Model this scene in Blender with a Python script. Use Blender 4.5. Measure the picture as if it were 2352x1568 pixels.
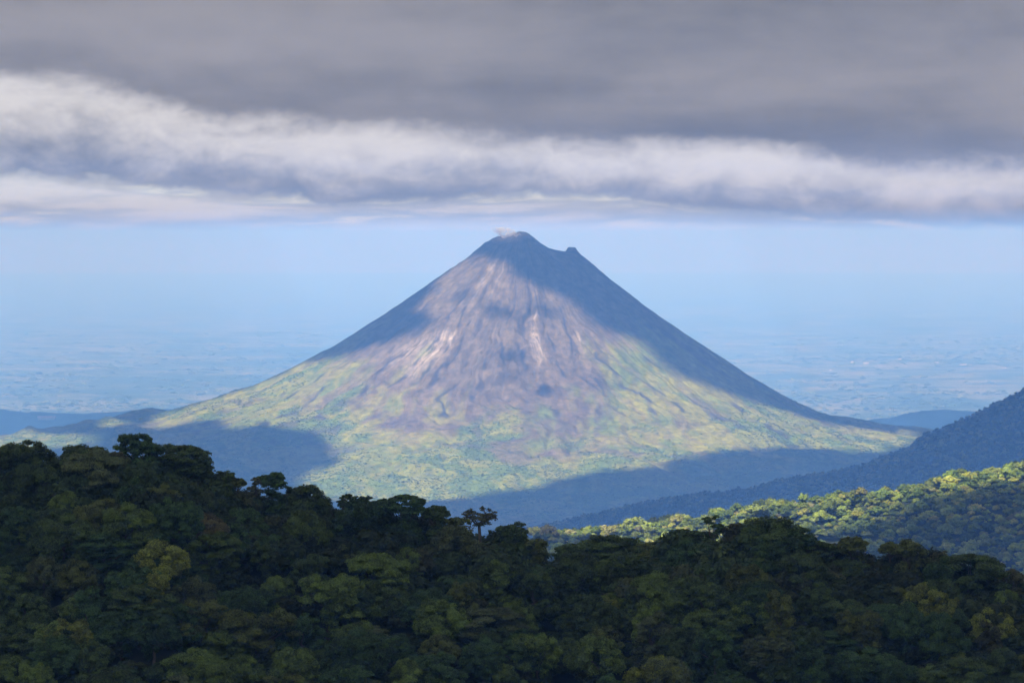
import bpy, math, random
import numpy as np
from mathutils import Vector, Matrix

for o in list(bpy.data.objects):
    bpy.data.objects.remove(o)
scene = bpy.context.scene
C = scene.collection
R = math.radians

# ------------------------------------------------------------------ camera
PITCH = 1.585
cam_d = bpy.data.cameras.new('camera')
cam_d.lens = 135.0
cam_d.sensor_width = 36.0
cam_d.clip_start = 1.0
cam_d.clip_end = 400000.0
cam = bpy.data.objects.new('camera', cam_d)
cam.location = (0, 0, 0)
cam.rotation_euler = (R(90 - PITCH), 0, 0)
C.objects.link(cam)
scene.camera = cam

# ------------------------------------------------------------------ light, sky, exposure
SUN_TO = np.array((-0.34, -0.52, 0.78)); SUN_TO /= np.linalg.norm(SUN_TO)     # towards the sun
SUN_ELEV = math.asin(SUN_TO[2])
SUN_AZ = math.atan2(SUN_TO[0], SUN_TO[1])
sun_d = bpy.data.lights.new('sun', 'SUN')
sun_d.energy = 5.0
sun_d.angle = R(0.5)
sun_d.color = (1.0, 0.97, 0.935)
sun = bpy.data.objects.new('sun', sun_d)
sun.rotation_euler = Vector(SUN_TO).to_track_quat('Z', 'Y').to_euler()
sun.location = (0, 0, 5000)
C.objects.link(sun)

scene.view_settings.view_transform = 'Standard'
scene.view_settings.look = 'None'
scene.view_settings.gamma = 1.0
scene.view_settings.exposure = 1.06
scene.view_settings.use_curve_mapping = False
scene.render.engine = 'CYCLES'
cy = scene.cycles
cy.use_denoising = True
cy.max_bounces = 8
cy.diffuse_bounces = 4
cy.transparent_max_bounces = 12
cy.volume_bounces = 1
cy.transmission_bounces = 4
cy.caustics_reflective = False
cy.caustics_refractive = False
cy.use_adaptive_sampling = True
cy.adaptive_threshold = 0.02


class NT:
    """small helper to write node graphs as expressions"""
    def __init__(self, tree):
        self.t = tree
    def new(self, kind, **props):
        n = self.t.nodes.new(kind)
        for k, v in props.items():
            setattr(n, k, v)
        return n
    def put(self, sock, v):
        if isinstance(v, bpy.types.NodeSocket):
            self.t.links.new(v, sock)
        elif v is not None:
            sock.default_value = v
    def m(self, op, a, b=None, c=None, clamp=False):
        n = self.new('ShaderNodeMath', operation=op, use_clamp=clamp)
        self.put(n.inputs[0], a); self.put(n.inputs[1], b); self.put(n.inputs[2], c)
        return n.outputs[0]
    def add(self, a, b): return self.m('ADD', a, b)
    def sub(self, a, b): return self.m('SUBTRACT', a, b)
    def mul(self, a, b): return self.m('MULTIPLY', a, b)
    def smooth(self, v, lo, hi, a=0.0, b=1.0):
        n = self.new('ShaderNodeMapRange', interpolation_type='SMOOTHSTEP')
        for i, x in enumerate((v, lo, hi, a, b)):
            self.put(n.inputs[i], x)
        return n.outputs[0]
    def vec(self, x, y, z):
        n = self.new('ShaderNodeCombineXYZ')
        self.put(n.inputs[0], x); self.put(n.inputs[1], y); self.put(n.inputs[2], z)
        return n.outputs[0]
    def noise(self, vec, scale, detail=4.0, rough=0.55, dist=0.0):
        n = self.new('ShaderNodeTexNoise')
        self.put(n.inputs['Vector'], vec); n.inputs['Scale'].default_value = scale
        n.inputs['Detail'].default_value = detail; n.inputs['Roughness'].default_value = rough
        n.inputs['Distortion'].default_value = dist
        return n.outputs[0]
    def mix(self, f, a, b):
        n = self.new('ShaderNodeMix', data_type='RGBA')
        self.put(n.inputs[0], f)
        self.put(n.inputs[6], a if not isinstance(a, tuple) else (*a, 1.0))
        self.put(n.inputs[7], b if not isinstance(b, tuple) else (*b, 1.0))
        return n.outputs[2]
    def curve(self, v, pts):
        n = self.new('ShaderNodeFloatCurve')
        c = n.mapping.curves[0]
        n.mapping.clip_min_y = -10; n.mapping.clip_max_y = 10
        n.mapping.use_clip = False
        while len(c.points) < len(pts):
            c.points.new(0.5, 0.5)
        for p, q in zip(c.points, pts):
            p.location = q
        n.mapping.update()
        self.put(n.inputs['Value'], v)
        return n.outputs[0]


# the sky: clear blue low down, a broken bank of cloud over it, a grey deck above
world = bpy.data.worlds.new('World')
scene.world = world
world.use_nodes = True
wt = world.node_tree
wt.nodes.clear()
W = NT(wt)
tc = W.new('ShaderNodeTexCoord')
sep = W.new('ShaderNodeSeparateXYZ')
wt.links.new(tc.outputs['Generated'], sep.inputs[0])
el = W.mul(W.m('ARCSINE', sep.outputs[2]), 57.2958)
az = W.mul(W.m('ARCTAN2', sep.outputs[0], sep.outputs[1]), 57.2958)
an = W.m('DIVIDE', W.m('PINGPONG', W.add(az, 10.0), 20.0), 20.0)      # the bank repeats round the horizon

def U(x):           # azimuth in the photograph's display columns -> curve position
    return ((x - 1176) / 154.8 + 10.0) / 20.0
def V(y):
    return (538 - y) / 154.8 - 0.05
def edge(pts):
    return [(U(x), V(y)) for x, y in pts]

sky = W.new('ShaderNodeTexSky', sky_type='NISHITA', sun_disc=False)
sky.sun_elevation = SUN_ELEV
sky.sun_rotation = SUN_AZ
sky.altitude = 1500
sky.air_density = 1.0; sky.dust_density = 1.5; sky.ozone_density = 1.5

e1 = W.curve(an, edge([(-300, 150), (0, 178), (200, 205), (400, 250), (560, 290), (800, 296), (1050, 306), (1250, 325), (1500, 345), (1750, 345), (2000, 372), (2352, 392), (2650, 400)]))
e2 = W.curve(an, edge([(-300, 400), (0, 404), (200, 418), (420, 440), (620, 460), (820, 478), (1000, 476), (1200, 452), (1400, 462), (1600, 492), (1800, 508), (2050, 518), (2352, 540), (2650, 545)]))
P1 = W.vec(W.mul(az, 0.42), W.mul(el, 1.15), 3.1)
P2 = W.vec(W.mul(az, 1.05), W.mul(el, 1.75), 7.7)
P3 = W.vec(W.mul(az, 0.13), W.mul(el, 0.75), 11.3)
P4 = W.vec(W.mul(az, 0.30), W.mul(el, 2.6), 5.9)
n1 = W.noise(P1, 1.0, 6, 0.52, 0.35)
n2 = W.noise(P2, 1.0, 7, 0.55, 0.5)
n3 = W.noise(P3, 1.0, 4, 0.5, 0.2)
n4 = W.noise(P4, 1.0, 6, 0.58, 0.25)
n5 = W.noise(W.vec(W.mul(az, 2.9), W.mul(el, 4.2), 1.7), 1.0, 7, 0.6, 0.45)

# grey deck
d1 = W.add(W.sub(el, e1), W.add(W.mul(W.sub(n1, 0.5), 0.85), W.mul(W.sub(n5, 0.5), 0.34)))
a1 = W.smooth(d1, -0.17, 0.28)
g1 = W.add(0.205, W.mul(W.smooth(W.add(d1, W.mul(W.sub(n3, 0.5), 2.0)), 0.05, 1.9), 0.065))
g1 = W.add(g1, W.mul(W.sub(n3, 0.5), 0.26))
g1 = W.add(g1, W.add(W.mul(W.sub(n1, 0.5), 0.12), W.mul(W.sub(n2, 0.5), 0.07)))
g1 = W.add(g1, W.smooth(az, 2.0, -8.0, 0.0, 0.025))
c1 = W.mix(W.smooth(g1, 0.15, 0.36), (0.142, 0.154, 0.198), (0.288, 0.283, 0.312))

# bright bank under it
d2 = W.add(W.sub(el, e2), W.add(W.mul(W.sub(n2, 0.5), 0.42), W.mul(W.sub(n5, 0.5), 0.26)))
a2 = W.smooth(d2, -0.08, 0.20)
t2 = W.m('DIVIDE', W.sub(el, e2), W.m('MAXIMUM', W.sub(e1, e2), 0.2))
t2 = W.add(t2, W.add(W.mul(W.sub(n2, 0.5), 1.1), W.mul(W.sub(n5, 0.5), 0.50)))
c2 = W.mix(W.smooth(t2, -0.05, 1.0), (0.185, 0.205, 0.262), (0.60, 0.592, 0.612))

# thin low streaks near the horizon
s3 = W.curve(an, edge([(-300, 560), (0, 560), (400, 562), (700, 560), (820, 545), (1000, 540), (1300, 540), (1600, 548), (2000, 556), (2352, 562), (2650, 562)]))
d3 = W.add(W.sub(el, s3), W.mul(W.sub(n4, 0.5), 0.22))
a3 = W.mul(W.smooth(W.add(d3, W.mul(W.sub(n2, .5), .25)), 0.0, 0.34), W.smooth(n4, 0.30, 0.50))
c3 = W.mix(W.smooth(W.add(W.mul(W.sub(n4, 0.5), 2.8), W.add(W.mul(d3, 0.55), W.mul(W.sub(n2, .5), 0.5))), 0.06, 0.60), (0.27, 0.31, 0.42), (0.58, 0.59, 0.63))

bg_sky = W.new('ShaderNodeBackground')
wt.links.new(sky.outputs[0], bg_sky.inputs[0]); bg_sky.inputs[1].default_value = 0.085
cl = W.mix(a2, c3, c2)
cl = W.mix(a1, cl, c1)
ca = W.m('MAXIMUM', W.m('MAXIMUM', a1, a2), W.mul(a3, 0.88))
bg_cl = W.new('ShaderNodeBackground')
wt.links.new(cl, bg_cl.inputs[0]); bg_cl.inputs[1].default_value = 0.575
mx = W.new('ShaderNodeMixShader')
wt.links.new(ca, mx.inputs[0]); wt.links.new(bg_sky.outputs[0], mx.inputs[1]); wt.links.new(bg_cl.outputs[0], mx.inputs[2])
wo = W.new('ShaderNodeOutputWorld')
wt.links.new(mx.outputs[0], wo.inputs[0])
world.cycles.sampling_method = 'MANUAL'
world.cycles.sample_map_resolution = 1024

# --- TERRAIN BEGIN
# ------------------------------------------------------------------ terrain functions (metres, camera at the origin, +Y ahead)
FPX = 8820.0
PT = math.radians(1.585)
def ray(xd, yd):
    a, b = (xd - 1176.0) / FPX, -(yd - 784.0) / FPX
    cp, sp = math.cos(PT), math.sin(PT)
    return np.array((a, cp + b * sp, -sp + b * cp))
def at(xd, yd, dist):
    d = ray(xd, yd)
    return d * (dist / d[1])

def _h(ix, iy, s):
    n = (ix.astype(np.int64) * 374761393 + iy.astype(np.int64) * 668265263 + s * 1442695041) & 0x7fffffff
    n = ((n ^ (n >> 13)) * 1274126177) & 0x7fffffff
    n = (n ^ (n >> 16)) & 0xffff
    return n / 65535.0
def vnoise(x, y, s=0):
    x = np.asarray(x, float); y = np.asarray(y, float)
    ix, iy = np.floor(x), np.floor(y)
    fx, fy = x - ix, y - iy
    fx = fx * fx * fx * (fx * (fx * 6 - 15) + 10); fy = fy * fy * fy * (fy * (fy * 6 - 15) + 10)
    a, b = _h(ix, iy, s), _h(ix + 1, iy, s)
    c, d = _h(ix, iy + 1, s), _h(ix + 1, iy + 1, s)
    return (a + (b - a) * fx) * (1 - fy) + (c + (d - c) * fx) * fy
def fbm(x, y, octv=4, s=0, gain=0.5):
    t, a, w = 0.0, 1.0, 0.0
    for k in range(octv):
        t = t + a * vnoise(np.asarray(x) * 2 ** k + 13.7 * k, np.asarray(y) * 2 ** k - 7.3 * k, s + k)
        w += a; a *= gain
    return t / w
def sstep(v, lo, hi):
    t = np.clip((np.asarray(v, float) - lo) / (hi - lo), 0, 1)
    return t * t * (3 - 2 * t)

PLAIN_Z = -1300.0
VX, VY = 32.0, 15000.0
K15 = 15000.0 / FPX
_L = [(1195, 530), (1168, 533), (1140, 541), (1112, 557), (1080, 585), (1040, 613), (1000, 641), (940, 683), (880, 722), (820, 759), (760, 795), (700, 826), (640, 858), (580, 886), (520, 905), (450, 925), (370, 948), (320, 957), (255, 955), (215, 968), (150, 985), (80, 992), (40, 990), (0, 1003), (-200, 1030), (-700, 1080), (-1600, 1200)]
_R = [(1195, 530), (1208, 532), (1222, 541), (1240, 556), (1262, 570), (1285, 575), (1305, 577), (1330, 580), (1360, 602), (1400, 637), (1480, 696), (1560, 752), (1640, 808), (1720, 860), (1800, 908), (1870, 943), (1950, 968), (2050, 988), (2110, 997), (2250, 1010), (2500, 1050), (3200, 1200)]
_LP = np.array([((1195 - x) * K15, (538 - y) * K15) for x, y in _L])
_RP = np.array([((x - 1195) * K15, (538 - y) * K15) for x, y in _R])
_FP = np.array([(0, 14), (60, 2), (150, -48), (300, -165), (600, -370), (900, -560), (1150, -672), (1400, -745), (1800, -822), (2300, -888), (3000, -950), (4200, -1030), (6500, -1310)], float)

def volcano_h(x, y, detail=True):
    x = np.asarray(x, float); y = np.asarray(y, float)
    dx, dy = x - VX, y - VY
    r = np.hypot(dx, dy) + 1e-6
    cx, sy = dx / r, -dy / r
    wl, wr, wf = np.where(cx < 0, cx * cx, 0), np.where(cx > 0, cx * cx, 0), sy * sy
    z = wl * np.interp(r, _LP[:, 0], _LP[:, 1]) + wr * np.interp(r, _RP[:, 0], _RP[:, 1]) + wf * np.interp(r, _FP[:, 0], _FP[:, 1])
    # the old second summit, a knob on the shoulder
    bx, by = x - (VX + 207), y - (VY - 6)
    z = z + 23 * np.exp(-((bx - 5) / 13) ** 2 - (by / 45) ** 2) + 15 * np.exp(-((bx + 16) / 11) ** 4 - (by / 40) ** 2)
    # crater notch in front of the steam
    z = z - 9 * np.exp(-((x - (VX - 60)) / 26) ** 2 - ((y - (VY - 10)) / 40) ** 2)
    if detail:
        th = np.arctan2(dx, -dy)
        amp = sstep(r, 120, 700) * (1 - 0.55 * sstep(r, 1500, 3000))
        wob = (fbm(dx / 420, dy / 420, 3, 5) - .5) * 0.42 + (fbm(dx / 110, dy / 110, 3, 7) - .5) * .10
        g1 = np.abs(vnoise((th + wob) * 9, r / 1600, 21) - .5) * 2
        g2 = np.abs(vnoise((th + wob) * 26, r / 900, 22) - .5) * 2
        g3 = vnoise((th + wob * .7) * 70, r / 500, 23) - .5
        z = z + amp * (24 * (g1 - .45) + 9 * (g2 - .45) + 2 * g3)
        # lobes of old lava on the skirt
        lob = fbm(dx / 260, dy / 260, 4, 31)
        z = z + sstep(r, 900, 1700) * (lob - .5) * 62
        z = z + (fbm(dx / 60, dy / 60, 3, 41) - .5) * 7 * sstep(r, 80, 300)
        z = z + (fbm(dx / 17, dy / 17, 3, 47) - .5) * 9 * (1 - sstep(r, 260, 620))
        z = z + sstep(r, 2300, 3200) * (fbm(dx / 700, dy / 700, 3, 44) - .5) * 120
    return z

def crest_fn(pts, yc, off):
    P = np.array([((x - 1176) / FPX * yc, at(x, y, yc)[2] - off) for x, y in pts])
    return P
RIDGE_Y = 8000.0
_RC = crest_fn([(2900, 700), (2600, 790), (2420, 862), (2352, 900), (2300, 925), (2257, 946), (2210, 968), (2171, 986), (2130, 1000), (2102, 1026), (2042, 1048), (1989, 1066), (1935, 1080), (1881, 1092), (1828, 1099), (1774, 1110), (1720, 1126), (1617, 1136), (1529, 1147), (1441, 1165), (1353, 1185), (1266, 1203), (1100, 1235), (800, 1300), (300, 1400), (-400, 1500)][::-1], RIDGE_Y, 9)
def ridge_h(x, y):
    zc = np.interp(x, _RC[:, 0], _RC[:, 1])
    d = RIDGE_Y - np.asarray(y, float)
    z = zc - np.where(d > 0, 0.33 * (np.sqrt(d * d + 60 ** 2) - 60), 0.30 * (np.sqrt(d * d + 60 ** 2) - 60))
    f = sstep(np.abs(d), 15, 260)
    sp = vnoise(np.asarray(x) / 170 + d / 500, d / 900, 61)
    return z + f * ((np.abs(sp - .5) * 2 - .5) * 75 + (fbm(np.asarray(x) / 120, d / 120, 3, 62) - .5) * 40)

HILL_Y = 3300.0
_HC = crest_fn([(2900, 960), (2600, 1020), (2352, 1070), (2270, 1082), (2200, 1092), (2150, 1106), (2100, 1118), (2000, 1131), (1850, 1147), (1780, 1160), (1700, 1168), (1600, 1191), (1500, 1205), (1400, 1214), (1300, 1222), (1200, 1240), (1050, 1290), (700, 1420), (200, 1600)][::-1], HILL_Y, 8)
def hill_h(x, y):
    zc = np.interp(x, _HC[:, 0], _HC[:, 1])
    d = HILL_Y - np.asarray(y, float)
    z = zc - np.where(d > 0, 0.36 * (np.sqrt(d * d + 30 ** 2) - 30), 0.30 * (np.sqrt(d * d + 30 ** 2) - 30))
    f = sstep(np.abs(d), 10, 120)
    sp = vnoise(np.asarray(x) / 85 + d / 160, d / 400, 71)
    return z + f * ((np.abs(sp - .5) * 2 - .5) * 26 + (fbm(np.asarray(x) / 50, d / 50, 3, 72) - .5) * 12)

NEAR_Y = 760.0
NEAR_H = 9.5       # canopy height over the ground
_NC = crest_fn([(-250, 1050), (0, 1050), (120, 1046), (200, 1043), (300, 1040), (420, 1046), (465, 1082), (560, 1122), (700, 1135), (800, 1165), (1000, 1192), (1150, 1222), (1240, 1258), (1300, 1262), (1400, 1254), (1550, 1228), (1680, 1214), (1800, 1210), (1860, 1240), (2000, 1258), (2130, 1276), (2250, 1306), (2352, 1336), (2600, 1370)], NEAR_Y, NEAR_H)
def near_h(x, y):
    x = np.asarray(x, float); y = np.asarray(y, float)
    zc = np.interp(x, _NC[:, 0], _NC[:, 1])
    d = NEAR_Y - y
    z = zc - np.where(d > 0, 0.47 * (np.sqrt(d * d + 6 ** 2) - 6), 0.35 * (np.sqrt(d * d + 10 ** 2) - 10))
    return z + sstep(d, 8, 40) * (fbm(x / 28, y / 28, 3, 81) - .5) * 7
# --- TERRAIN END

# ------------------------------------------------------------------ mesh helpers
def mesh_np(name, verts, faces):
    """faces: (n,3) or (n,4) int array"""
    me = bpy.data.meshes.new(name)
    verts = np.asarray(verts, np.float32); faces = np.asarray(faces, np.int32)
    n, k = faces.shape
    me.vertices.add(len(verts)); me.vertices.foreach_set('co', verts.ravel())
    me.loops.add(n * k); me.loops.foreach_set('vertex_index', faces.ravel())
    me.polygons.add(n)
    me.polygons.foreach_set('loop_start', np.arange(0, n * k, k, dtype=np.int32))
    me.polygons.foreach_set('loop_total', np.full(n, k, np.int32))
    me.update(calc_edges=True)
    return me
def smooth_shade(me):
    me.polygons.foreach_set('use_smooth', np.ones(len(me.polygons), bool))
def attr_col(me, name, col):
    a = me.attributes.new(name, 'FLOAT_COLOR', 'POINT')
    c = np.ones((len(me.vertices), 4), np.float32); c[:, :col.shape[1]] = col
    a.data.foreach_set('color', c.ravel())
def attr_f(me, name, v):
    a = me.attributes.new(name, 'FLOAT', 'POINT')
    a.data.foreach_set('value', np.asarray(v, np.float32).ravel())
def link(name, me, mat=None, parent=None, **props):
    o = bpy.data.objects.new(name, me)
    C.objects.link(o)
    if mat is not None and me is not None and not me.materials:
        me.materials.append(mat)
    if parent is not None:
        o.parent = parent
    for k, v in props.items():
        o[k] = v
    return o
def grid_faces(nu, nv, wrap=False):
    i = np.arange(nu * nv).reshape(nv, nu)
    if wrap:
        i = np.concatenate([i, i[:, :1]], 1)
    return np.stack([i[:-1, :-1], i[:-1, 1:], i[1:, 1:], i[1:, :-1]], -1).reshape(-1, 4)
def material(name):
    m = bpy.data.materials.new(name)
    m.use_nodes = True
    m.node_tree.nodes.clear()
    g = NT(m.node_tree)
    out = g.new('ShaderNodeOutputMaterial')
    return m, g, out
def diffuse_out(g, out, col, rough=0.9, spec=0.1, normal=None):
    b = g.new('ShaderNodeBsdfPrincipled')
    g.put(b.inputs['Base Color'], col if not isinstance(col, tuple) else (*col, 1))
    b.inputs['Roughness'].default_value = rough
    b.inputs['Specular IOR Level'].default_value = spec
    if normal is not None:
        g.t.links.new(normal, b.inputs['Normal'])
    g.t.links.new(b.outputs[0], out.inputs[0])
    return b

# ------------------------------------------------------------------ materials of the land
def plain_material():
    m, g, out = material('plain_fields')
    geo = g.new('ShaderNodeNewGeometry')
    p = geo.outputs['Position']
    big = g.noise(p, 1 / 2600, 6, 0.62)
    mid = g.noise(p, 1 / 700, 5, 0.6)
    fin = g.noise(p, 1 / 150, 4, 0.7)
    c = g.mix(g.smooth(mid, 0.40, 0.62), (0.040, 0.070, 0.028), (0.125, 0.150, 0.055))
    c = g.mix(g.smooth(g.add(g.mul(fin, .6), g.mul(mid, .4)), 0.48, 0.66), c, (0.22, 0.205, 0.11))
    c = g.mix(g.smooth(big, 0.52, 0.64), c, (0.045, 0.075, 0.032))  # broad dark patches: woods, with cloud shadow on the plain put into the colour
    c = g.mix(g.smooth(fin, 0.42, 0.32), c, (0.022, 0.045, 0.020))
    diffuse_out(g, out, c, 0.95, 0.0)
    return m
def attr_material(name, nscale, nmix, bump=0.0, bscale=0.1):
    m, g, out = material(name)
    a = g.new('ShaderNodeAttribute', attribute_name='albedo')
    geo = g.new('ShaderNodeNewGeometry')
    n = g.noise(geo.outputs['Position'], nscale, 5, 0.65)
    k = g.smooth(n, 0.3, 0.7, 1 - nmix, 1 + nmix)
    v = g.new('ShaderNodeVectorMath', operation='SCALE')
    g.put(v.inputs[0], a.outputs['Color']); g.put(v.inputs['Scale'], k)
    nrm = None
    if bump:
        b = g.new('ShaderNodeBump'); b.inputs['Strength'].default_value = 1.0; b.inputs['Distance'].default_value = bump
        g.put(b.inputs['Height'], g.noise(geo.outputs['Position'], bscale, 5, 0.6))
        nrm = b.outputs[0]
    diffuse_out(g, out, v.outputs[0], 0.95, 0.05, nrm)
    return m
def floor_material():
    m, g, out = material('forest_floor')
    geo = g.new('ShaderNodeNewGeometry')
    n = g.noise(geo.outputs['Position'], 0.3, 5, 0.6)
    diffuse_out(g, out, g.mix(n, (0.018, 0.022, 0.012), (0.045, 0.05, 0.025)), 0.95, 0.0)
    return m
M_PLAIN = plain_material()
M_VOLCANO = attr_material('volcano_slopes', 0.035, 0.28, 5.0, 0.06)
M_FLOOR = floor_material()
M_WOODLAND = attr_material('wooded_slope', 0.05, 0.4, 4.0, 0.09)

# ------------------------------------------------------------------ ground: the plain, one sheet out to the horizon
ys = np.concatenate([np.linspace(-6000, 15000, 15), np.geomspace(15600, 132000, 160)])
xs = np.linspace(-46000, 46000, 140)
X, Y = np.meshgrid(xs, ys)
Zp = PLAIN_Z + (fbm(X / 4200, Y / 7000, 3, 91) - .5) * 24 * sstep(Y, 17000, 24000)
link('ground', smooth_shade(me := mesh_np('ground', np.stack([X, Y, Zp], -1).reshape(-1, 3), grid_faces(len(xs), len(ys)))) or me, M_PLAIN, kind='structure')

# low wooded hills on the plain behind the volcano
def hills(pts, yc, w, depth, seed):
    x = np.linspace((pts[0][0] - 1176) / FPX * yc, (pts[-1][0] - 1176) / FPX * yc, w)
    P = np.array([((a - 1176) / FPX * yc, at(a, b, yc)[2]) for a, b in pts])
    top = np.interp(x, P[:, 0], P[:, 1])
    t = np.linspace(-1, 1, 31)
    Xh, Th = np.meshgrid(x, t)
    Yh = yc + Th * depth
    prof = np.cos(Th * math.pi / 2) ** 1.3
    Zh = PLAIN_Z - 30 + (top[None] - PLAIN_Z + 30) * prof + (fbm(Xh / 130, Yh / 130, 4, seed) - .5) * 34 * prof
    me = mesh_np('hills', np.stack([Xh, Yh, Zh], -1).reshape(-1, 3), grid_faces(w, 31))
    smooth_shade(me)
    f = fbm(Xh / 500, Yh / 500, 4, seed + 5).ravel()
    col = np.where((f > .6)[:, None], np.array((.16, .18, .08)), np.array((.025, .05, .02)))
    attr_col(me, 'albedo', col)
    return link('hills', me, M_WOODLAND, kind='structure')
HILL_W = ([(-250, 938), (0, 943), (60, 948), (160, 950), (300, 945), (420, 940), (520, 936), (640, 930), (720, 928), (800, 935), (900, 962), (1000, 1000)], 23200, 260, 1000, 101)
hills(*HILL_W)
hills([(1880, 1030), (1930, 985), (1990, 966), (2040, 960), (2080, 948), (2120, 940), (2180, 942), (2260, 950), (2400, 958), (2600, 1000)], 23000, 220, 900, 111)

# ------------------------------------------------------------------ the volcano
def volcano_mesh():
    th = np.concatenate([np.linspace(-1.95, 1.95, 800), np.linspace(2.0, 2 * math.pi - 2.0, 50)])
    rr = np.concatenate([np.linspace(0.5, 150, 26), np.linspace(156, 2400, 300)[0:], np.geomspace(2420, 6500, 70)])
    T, RR = np.meshgrid(th, rr)
    Xv = VX + RR * np.sin(T); Yv = VY - RR * np.cos(T)
    Zv = volcano_h(Xv, Yv)
    me = mesh_np('volcano', np.stack([Xv, Yv, Zv], -1).reshape(-1, 3), grid_faces(len(th), len(rr), True))
    smooth_shade(me)
    x, y, z, r, t = (v.ravel() for v in (Xv, Yv, Zv, RR, T))
    t = np.where(t > math.pi, t - 2 * math.pi, t)
    return me, x, y, z, r, t
def forest_mask(x, y, z):
    """1 where the slopes carry trees, 0 where they are bare rock or grass"""
    dx, dy = x - VX, y - VY
    t = np.arctan2(dx, -dy)
    lim = -660 - 95 * np.exp(-((t + 0.02) / 0.33) ** 2) + 105 * sstep(np.abs(t), .45, 1.3)
    n = (fbm(t * 7, z / 260, 4, 131) - .5) * 330 + (fbm(x / 90, y / 90, 3, 137) - .5) * 170
    tongues = (np.abs(vnoise(t * 11 + (fbm(x / 200, y / 200, 3, 135) - .5) * 2, z / 500, 133) - .5) - .25) * 240
    m = sstep(lim - z + n + tongues, -20, 60)
    clear = fbm(x / 330, y / 330, 4, 139)
    return m * (1 - .8 * sstep(clear, .60, .68) * sstep(z, -980, -860))
me, vx_, vy_, vz_, vr_, vt_ = volcano_mesh()
wob = (fbm((vx_ - VX) / 300, (vy_ - VY) / 300, 4, 141) - .5) * .16
tt = vt_ + wob + (fbm((vx_ - VX) / 90, (vy_ - VY) / 90, 3, 145) - .5) * .06
st1 = fbm(tt * 14, vr_ / 1100, 5, 143, .6)
st2 = fbm(tt * 44, vr_ / 600, 4, 147, .6)
big = fbm(vx_ / 340, vy_ / 420, 5, 149, .55)
pat = fbm(vx_ / 110, vy_ / 150, 5, 151, .58)
fine = fbm(vx_ / 22, vy_ / 30, 4, 153, .65)
rock = np.array((.108, .088, .056)); rock2 = np.array((.062, .051, .038)); ash = np.array((.150, .119, .076))
grass = np.array((.195, .205, .026)); scrub = np.array((.085, .132, .022))
def mixc(a, b, f): return a + (b - a) * f[:, None]
col = np.tile(rock, (len(vx_), 1))
col = mixc(col, rock2, sstep(st1 * .6 + .4 * pat + .6 * (big - .5), .46, .70) * .75)
col = mixc(col, ash, sstep(st2 + .7 * (pat - .5), .50, .78) * .5)
# how far up the grass reaches: high on the sunny flank, low down the bare middle chute
gl = 515 - 230 * sstep(vt_, .12, .75) - 150 * sstep(-vt_, .55, 1.2) + 230 * np.exp(-((vt_ + .02) / .24) ** 2)
gz = sstep(-vz_ + (big - .5) * 480 + (pat - .5) * 300 + (st1 - .5) * 420, gl - 70, gl + 130)
gc = mixc(np.tile(grass, (len(vx_), 1)), scrub, sstep(pat + .5 * (fine - .5) + .6 * (big - .5), .50, .64) * .8)
gc = mixc(gc, rock, sstep(st2 + .6 * (fine - .5), .52, .72) * .55)
col = col * (1 - (gz * .88)[:, None]) + gc * (gz * .88)[:, None]
col = col * (.80 + .4 * sstep(fine, .3, .7))[:, None]
fm = forest_mask(vx_, vy_, vz_)
und = mixc(np.tile(scrub, (len(vx_), 1)), grass, sstep(pat + .5 * (fine - .5), .44, .60) * .8)
col = mixc(col, und, fm * .92)
# pale slide scars and dark gully lines
def scar(t0, w, r0, r1, k, seed):
    c = np.exp(-((tt - t0 - .012 * np.sin(vr_ / 60)) / w) ** 2) * sstep(vr_, r0, r0 + 60) * (1 - sstep(vr_, r1 - 150, r1))
    return np.clip(c * sstep(fbm(tt * 130, vr_ / 70, 4, seed), .30, .55) * k, 0, 1)
pale = np.array((.42, .37, .32))
for a in ((-.66, .05, 600, 850, .55, 161), (-.53, .06, 560, 920, .50, 163), (-.455, .012, 560, 800, .9, 164), (-.50, .010, 640, 840, .7, 162), (.135, .009, 470, 790, .95, 165), (.10, .035, 600, 840, .42, 166), (.40, .010, 560, 720, .9, 167), (-.30, .02, 160, 480, .35, 168), (-.45, .03, 160, 520, .35, 169)):
    col = mixc(col, pale, scar(*a))
for t0, w, r0, r1, sd in ((-.56, .010, 380, 1000, 1), (-.46, .009, 420, 900, 2), (-.06, .008, 380, 800, 3), (.02, .008, 480, 900, 4), (.22, .008, 300, 900, 5), (.33, .008, 420, 1000, 6), (-.28, .01, 700, 1150, 7), (.55, .01, 800, 1250, 8), (.12, .012, 850, 1150, 9), (-.85, .010, 900, 1400, 10), (-.38, .011, 500, 980, 11), (-.68, .010, 700, 1250, 12), (.45, .010, 620, 1150, 13), (.66, .011, 700, 1300, 14), (-.15, .011, 560, 1050, 15), (.28, .010, 800, 1200, 16), (.82, .010, 900, 1450, 17), (-1.0, .010, 700, 1300, 18), (.07, .010, 260, 620, 19)):
    off = .03 * (vnoise(vr_ / 140, vr_ * 0 + sd, 171) - .5)
    f = np.exp(-((tt - t0 - off) / w) ** 2) * sstep(vr_, r0, r0 + 50) * (1 - sstep(vr_, r1 - 60, r1)) * sstep(vnoise(vr_ / 45, vr_ * 0 + sd * 3, 173), .2, .6)
    col = mixc(col, np.array((.036, .034, .036)), f * .92)
# dark lava tongues low on the cone
lt = fbm(tt * 13, vr_ / 170, 5, 181, .6) * sstep(vr_, 850, 1050) * (1 - sstep(vr_, 1500, 1800))
col = mixc(col, np.array((.075, .062, .062)), sstep(lt, .58, .68) * .6)
attr_col(me, 'albedo', col)
link('volcano', me, M_VOLCANO, kind='structure', label='steep bare volcano cone with a small second summit and green forested skirts')

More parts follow.
